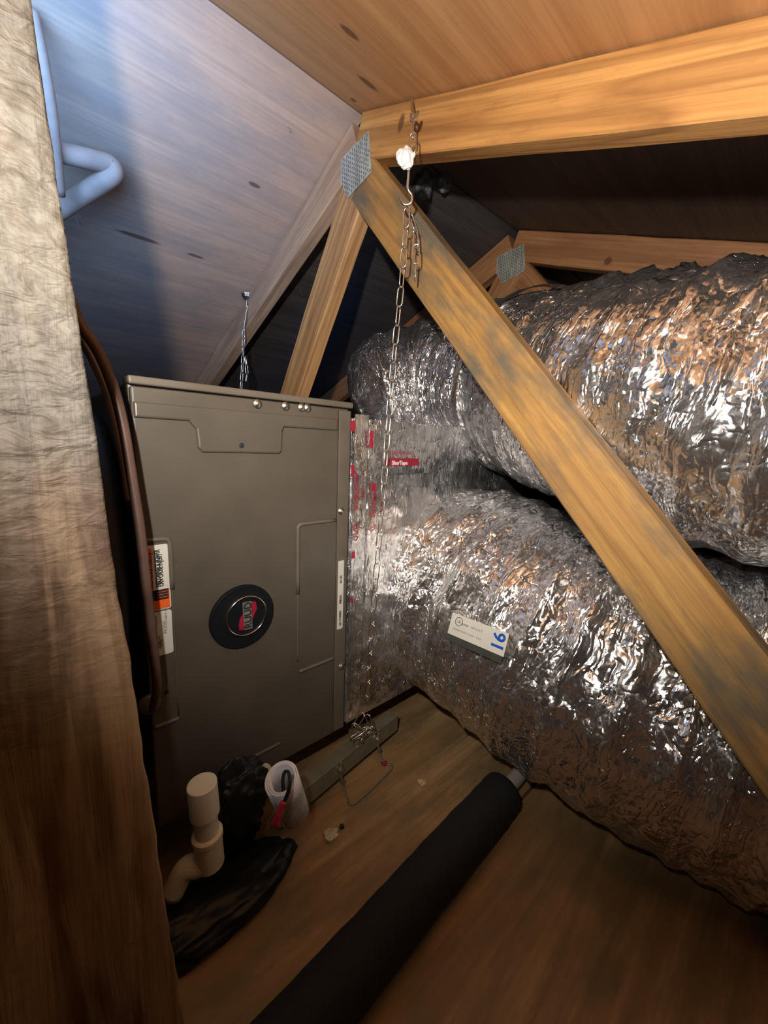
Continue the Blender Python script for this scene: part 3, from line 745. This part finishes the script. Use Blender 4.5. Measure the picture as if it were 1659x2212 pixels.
bm_obj('ceiling_bracket', lathe_bm([(.0001, .020), (.006, .018), (.015, .010), (.018, .004), (.018, 0)], h0, (0, 0, -1), 8), M_galv, ch2)
wire('hook', [y2(536, 660), y2(532, 675), y2(530, 690), y2(528, 702), y2(527, 715)], .003, ch2)
LK1 = LK; LK = link_mesh(.030, .011, .0013)
run_chain(ch2, [y2(527, 712), y2(524, 780), y2(520, 850), y2(518, 885)], .026)
run_chain(ch2, [y2(529, 770), y2(533, 800), y2(531, 830)], .026, .4, .4)
LK = LK1

# ------------------------------------------------------------------ support channel under the unit, with its wire loop
sup = empty('support_channel', tuple(on(745, 1650, 2, .06))); tag(sup, 'olive steel channel slung under the unit on a wire loop', 'bracket')
cA = on(600, 1760, 2, .055); cB = on(858, 1552, 2, .055)
cd = (cB - cA); Lc = cd.length; cd.normalize(); cs = Vector((0, 0, 1)).cross(cd)
bm = box_bm(0, Lc, -.002, .002, -.026, .008, .0008, 1)
m2 = box_bm(0, Lc, -.002, .026, .006, .009, .0005, 1); tmp = bpy.data.meshes.new('t'); m2.to_mesh(tmp); m2.free(); bm.from_mesh(tmp)
m2 = box_bm(0, Lc, -.002, .026, -.028, -.025, .0005, 1); tmp = bpy.data.meshes.new('t'); m2.to_mesh(tmp); m2.free(); bm.from_mesh(tmp)
bm_obj('channel', bm, M_chan, sup, mw=basis(cA, cd, cs, Vector((0, 0, 1))))
def cz_(px, py, z): return on(px, py, 2, z)
gA = cA + cd * ((cz_(728, 1655, .05) - cA).dot(cd)) - cs * .006; gB = cA + cd * ((cz_(815, 1595, .05) - cA).dot(cd)) - cs * .006
def lower(p, z, o=0): return Vector((p.x, p.y, z)) - cs * o
wire('wire_loop', [lower(gA, .066), lower(gA, .03, .002), lower(gA, .0035, .018), lower(gA, .0030, .040), lower(gB, .0030, .040), lower(gB, .0035, .018), lower(gB, .03, .002), lower(gB, .066)], .0018, sup, M_chan, n=6)
for g in (gA, gB):
    bm_obj('nut', lathe_bm([(.0001, .006), (.006, .006), (.006, 0)], lower(g, .050, -.002), -cs, 6), M_galv, sup)
    bm_obj('nut', lathe_bm([(.0001, .005), (.005, .005), (.005, 0)], lower(g, .028, .004), Vector((0, 0, -1)), 6), M_galv, sup)
run_chain(sup, [D(782, 1545, .80), D(770, 1570, .80), D(790, 1590, .80), D(768, 1600, .80), D(790, 1575, .795), D(778, 1608, .79)], .022, .6, .6)
run_chain(sup, [D(795, 1548, .80), D(800, 1575, .80), D(775, 1585, .80), D(755, 1600, .795)], .022, .6, .6)

# ------------------------------------------------------------------ drain fittings, rolled sheet, black film
yp = .485
def up3(px, py, y=yp): return on(px, py, 1, y)
pa = up3(436, 1692); pb = up3(452, 1842); ax = (pb - pa).normalized(); Lp = (pb - pa).length
pv = empty('drain_pipe', (pb.x, pb.y, 0)); tag(pv, 'ivory plastic drain pipe standing with capped coupling and tee', 'pipe')
Rp = .0185
bm_obj('cap', lathe_bm([(.0001, 0), (Rp - .001, .0), (Rp, .001), (Rp, Lp * .42), (Rp - .0015, Lp * .44), (Rp - .003, Lp * .44)], pa, ax, 32), M_pvc, pv, smooth=False)
bm_obj('pipe', lathe_bm([(Rp - .0035, Lp * .40), (Rp - .0035, Lp * 1.02)], pa, ax, 32), M_pvc, pv, smooth=True)
bm_obj('tee', lathe_bm([(Rp - .004, Lp * .69), (Rp - .0002, Lp * .70), (Rp + .0012, Lp * .71), (Rp + .0012, Lp * .77), (Rp - .0002, Lp * .79), (Rp - .0004, Lp * 1.15), (.001, Lp * 1.16)], pa, ax, 32), M_pvc, pv, smooth=False)
bm_obj('pipe', tube_bm([pa + ax * Lp * 1.0, up3(430, 1868, .49), up3(400, 1878, .50), up3(372, 1930, .505)], .0145, 20, 6), M_pvc, pv, smooth=True)
# rolled sheet with two wires
ra = on(609, 1682, 1, .445); rb = on(636, 1752, 1, .487)
rb.z = max(rb.z, .004); rax = (rb - ra).normalized(); Lr = (rb - ra).length + .004
rs = empty('rolled_sheet', (rb.x, rb.y, 0)); tag(rs, 'white printed sheet rolled into a tube standing beside black film', 'paper roll')
bm = bmesh.new(); u = rax.orthogonal().normalized(); v = rax.cross(u); R = []; nT = 96
for i in range(nT + 1):
    t_ = i / nT; a = 2 * math.pi * 2.15 * t_ + .5; rr = .0245 - .0062 * t_
    R.append([bm.verts.new(ra + rax * (Lr * h + .003 * math.sin(a) * (h < .5)) + (u * math.cos(a) + v * math.sin(a)) * rr) for h in (0, .33, .66, 1)])
for i in range(nT):
    for k in range(3): bm.faces.new((R[i][k], R[i + 1][k], R[i + 1][k + 1], R[i][k + 1]))
o = bm_obj('sheet', bm, M_sheet, rs, smooth=True); md = o.modifiers.new('s', 'SOLIDIFY'); md.thickness = .0024
bm = bmesh.new()
for k in range(9):
    a0 = -2.2 + .0; hh = .18 + .08 * k
    side = (CAM - (ra + rb) / 2); side = (side - rax * side.dot(rax)).normalized(); sd2 = rax.cross(side)
    for j in range(7):
        al = -.75 + .22 * j + .1 * (k % 2)
        if (j * 5 + k * 3) % 4 == 0: continue
        p = ra + rax * Lr * hh + (side * math.cos(al) + sd2 * math.sin(al)) * .0252
        tn = (-side * math.sin(al) + sd2 * math.cos(al)); nr = (side * math.cos(al) + sd2 * math.sin(al))
        m = bmesh.ops.create_cube(bm, size=1)
        for vv in m['verts']: c = vv.co.copy(); vv.co = p + tn * c.x * .0045 + rax * c.y * .0011 + nr * c.z * .0006
tag(bm_obj('print_line', bm, M_grey, rs), 'faint grey printed lines', kind='stuff')
wp = ra + rax * .006
wr = empty('wire_pair', tuple(wp)); tag(wr, 'looped black wires with red tips hanging out of the rolled sheet', 'wire')
side0 = (CAM - ra).normalized()
def wv(px, py, d): return D(px, py, d)
dR = (ra - CAM).dot(FWD)
for k, off_ in enumerate((0, 7)):
    wire('wire', [wv(612 + off_, 1722, dR + .02), wv(609 + off_ * .5, 1690, dR + .006), wv(613 + off_ * .6, 1668, dR - .012), wv(621 + off_ * .5, 1668, dR - .022), wv(625 + off_ * .4, 1690, dR - .030), wv(620 + off_ * .6, 1712, dR - .032), wv(611 + off_ * .6, 1735, dR - .034)], .0014, wr, M_black)
    wire('wire_nut', [wv(611 + off_ * .6, 1732, dR - .034), wv(602 + off_ * .3, 1755, dR - .035), wv(589 + off_ * 1.4, 1782 + off_ * .4, dR - .034)], .0032, wr, M_redw)
bt = bmesh.new(); P = [on(564, 1656, 1, .53), on(574, 1660, 1, .527), on(582, 1676, 1, .524), on(584, 1700, 1, .522)]
Cc_ = spline(P, 6); vs = [(bt.verts.new(c + Vector((.006, -.002, .004))), bt.verts.new(c - Vector((.006, -.002, .004)))) for c in Cc_]
for i in range(len(vs) - 1): bt.faces.new((vs[i][0], vs[i][1], vs[i + 1][1], vs[i + 1][0]))
o = bm_obj('tape_curl', bt, M_beige, smooth=True); md = o.modifiers.new('s', 'SOLIDIFY'); md.thickness = .001
tag(o, 'curled yellowed tape end sticking up behind the rolled sheet', 'tape')
# black film bundle between the pipe and the roll
def film(name, c, sx, sy, sz, seed, label, cat='plastic bag', mat=M_plast, amp=.22, sub=5, zmin=None, par=None):
    bm = bmesh.new(); bmesh.ops.create_icosphere(bm, subdivisions=sub, radius=1)
    for v in bm.verts:
        d = v.co.normalized(); n = noise.ridged_multi_fractal(d * 1.8 + Vector((seed, 0, 0)), .8, 2.1, 4, 1.0, 2.0) - 1.2
        k = 1 + amp * n + .22 * noise.noise(d * 1.5 + Vector((0, seed, 0)))
        v.co = Vector(c) + Vector((d.x * sx * k, d.y * sy * k, d.z * sz * k))
        if zmin is not None and v.co.z < zmin: v.co.z = zmin + abs(v.co.z - zmin) * .02
    o = bm_obj(name, bm, mat, par, smooth=True)
    if label: tag(o, label, cat)
    return o
cc = on(522, 1770, 1, .50)
film('black_plastic', (cc.x + .004, .532, cc.z - .004), .052, .027, .074, 4, 'crumpled black plastic bundled between the ivory pipe and rolled sheet', zmin=.002)
cc = on(440, 1930, 2, .02)
film('black_plastic', (cc.x + .005, cc.y - .015, .016), .125, .050, .026, 9, 'low black plastic sheet doubling as floor shadow, lying along the deck beside the post', zmin=.002, amp=.12)  # black sheet also stands in for the dark floor shadow here

# ------------------------------------------------------------------ pipes
fo = empty('insulated_pipe', (.3, .30, 0)); tag(fo, 'black foam-insulated pipe lying across the plywood deck', 'pipe')
y_ = .302; R_ = .037
e1 = on(1098, 1722, 1, y_)
xe = on(1095, 1718, 2, .04).x
def foam_r(t): return R_ * (1 - .0)
pts = [(-.6, .275, R_ + .002), (-.1, .285, R_ + .002), (.2, .293, R_ + .002), (.45, .305, R_ + .002), (xe, .312, R_ + .002)]
C = spline(pts, 24); T_, N_ = frames(C); bm = bmesh.new(); RR = []
for i, c in enumerate(C):
    RR.append([bm.verts.new(c + (N_[i][0] * math.cos(2 * math.pi * k / 40) + N_[i][1] * math.sin(2 * math.pi * k / 40)) * (R_ + .0012 * noise.noise(Vector((i * .4, k * .2, 1))))) for k in range(40)])
for i in range(len(RR) - 1):
    for k in range(40): bm.faces.new((RR[i][k], RR[i][(k + 1) % 40], RR[i + 1][(k + 1) % 40], RR[i + 1][k]))
inner = [bm.verts.new(C[-1] + (N_[-1][0] * math.cos(2 * math.pi * k / 40) + N_[-1][1] * math.sin(2 * math.pi * k / 40)) * .0155) for k in range(40)]
for k in range(40): bm.faces.new((RR[-1][k], RR[-1][(k + 1) % 40], inner[(k + 1) % 40], inner[k]))
bm.faces.new(RR[0])
bm_obj('foam_sleeve', bm, M_foam, fo, smooth=True)
bm_obj('inner_pipe', tube_bm([(xe - .06, .311, R_ + .002), (xe + .03, .313, R_ + .002), (xe + .085, .316, R_ + .001)], .0140, 20, 6), M_pvcg, fo, smooth=True)
# brown line drooping to the cabinet
cb = empty('brown_line', tuple(on(330, 1540, 1, .53))); tag(cb, 'thin brown tube curving from behind the post down the cabinet front', 'pipe')
ln = [on(120, 560, 1, .53), on(168, 688, 1, .53), on(215, 765, 1, .53), on(247, 845, 1, .53), on(268, 930, 1, .528), on(286, 1040, 1, .526), on(303, 1150, 1, .524), on(317, 1280, 1, .524), on(331, 1400, 1, .526), on(339, 1480, 1, .532), on(331, 1532, 1, .552)]
wire('tube', ln, .0056, cb, M_copper, n=10, seg=14)
ln2 = [on(118, 590, 1, .545), on(166, 712, 1, .545), on(206, 792, 1, .545), on(236, 868, 1, .545), on(262, 975, 1, .545), on(279, 1080, 1, .545)]
wire('side_cable', ln2, .0040, cb, M_copper2, n=10, seg=10)
# bent tube up at the left
bp = empty('bent_pipe', tuple(D(250, 362, .77))); tag(bp, 'dull tube bent into a sharp elbow beside the post at upper left', 'pipe')
wire('tube', [D(66, 20, .575), D(90, 130, .605), D(112, 260, .66), D(128, 420, .74)], .0095, bp, M_copper2, n=10, seg=14)
wire('tube', [D(100, 322, .70), D(160, 336, .725), D(210, 348, .75), D(238, 356, .765), D(246, 368, .77), D(234, 384, .772), D(195, 410, .782), D(140, 446, .80), D(60, 500, .82)], .0165, bp, M_copper2, n=10, seg=18)
# black return duct at the left end of the unit
rt = empty('return_duct', (-.2, .9, 0)); tag(rt, 'dark return duct behind the post joining the left end of the unit', 'duct')
bm = tube_bm([(.088, .86, .42), (.02, .86, .425), (-.10, .86, .455), (-.35, .87, .48), (-.8, .88, .47)], .285, 48, 8)
bm_obj('sleeve', bm, M_black, rt, smooth=True)
# black wrapped bundles hanging beyond the truss
def bundle(px, py, xpl, s, seed, lab):
    c = on(px, py, 0, xpl)
    e = empty('hanging_bundle', tuple(c)); tag(e, lab, 'plastic bag', 'black bundles behind the truss')
    film('bundle', c, s * .8, s * .8, s * 1.15, seed, None, mat=M_plast2, sub=4, par=None).parent = e
    e.children[0].matrix_parent_inverse = Matrix.Translation(e.location).inverted()
    wire('tie', [c + Vector((0, 0, s * .9)), Vector((c.x, c.y, (c.z + roof_z(c.y)) / 2)), Vector((c.x, c.y, roof_z(c.y) - .001))], .012, e, M_plast2)
bundle(914, 398, .80, .029, 2, 'glossy black wrapped bundle hanging just behind the truss, left of the pair')
bundle(960, 390, .84, .022, 6, 'glossy black wrapped bundle hanging just behind the truss, right of the pair')

# ------------------------------------------------------------------ small things on the deck and in the roof
def scrap(name, px, py, s, mat, label, cat, seed, h=.006):
    c = on(px, py, 2, 0.001); bm = bmesh.new(); n = 14; top = []; bot = []
    for k in range(n):
        a = 2 * math.pi * k / n; r = s * (.7 + .45 * noise.noise(Vector((math.cos(a) * 1.7, math.sin(a) * 1.7, seed))) + .12 * (k % 4 == 0))
        top.append(bm.verts.new((c.x + r * math.cos(a) * 1.2, c.y + r * math.sin(a), h * (.5 + .5 * random.random())))); bot.append(bm.verts.new((c.x + r * math.cos(a) * 1.2, c.y + r * math.sin(a), .0006)))
    ct = bm.verts.new((c.x, c.y, h * 1.3)); cb_ = bm.verts.new((c.x, c.y, .0006))
    for k in range(n):
        k2 = (k + 1) % n; bm.faces.new((top[k], top[k2], ct)); bm.faces.new((bot[k2], bot[k], cb_)); bm.faces.new((bot[k], bot[k2], top[k2], top[k]))
    o = bm_obj(name, bm, mat); tag(o, label, cat); return o
scrap('paper_scrap', 716, 1805, .014, M_beige, 'small cream torn paper scrap lying on the deck by the wire loop', 'paper', 2)
scrap('wood_chip', 912, 1692, .011, M_chip, 'small orange wood chip on the deck below the lower duct', 'wood chip', 5)
scrap('wood_chip', 738, 1787, .0045, M_black, 'tiny dark crumb on the deck just above the paper scrap', 'wood chip', 3)
scrap('red_scrap', 830, 1651, .007, M_red, 'tiny dark red scrap on the deck beside the wire loop', 'plastic scrap', 8)
def nail(p, d, L=.016):
    p = Vector(p); d = Vector(d).normalized()
    bm = lathe_bm([(.0013, -.002), (.0013, L * .8), (.0001, L)], p, d, 8); return bm_obj('nail', bm, M_galv, ceil, smooth=True)
for px, py in ((622, 274), (588, 604), (648, 628), (165, 472)):
    p = roof_hit(px, py); nail(p, (.25, -.5, -1), .012 if px != 648 else .02)
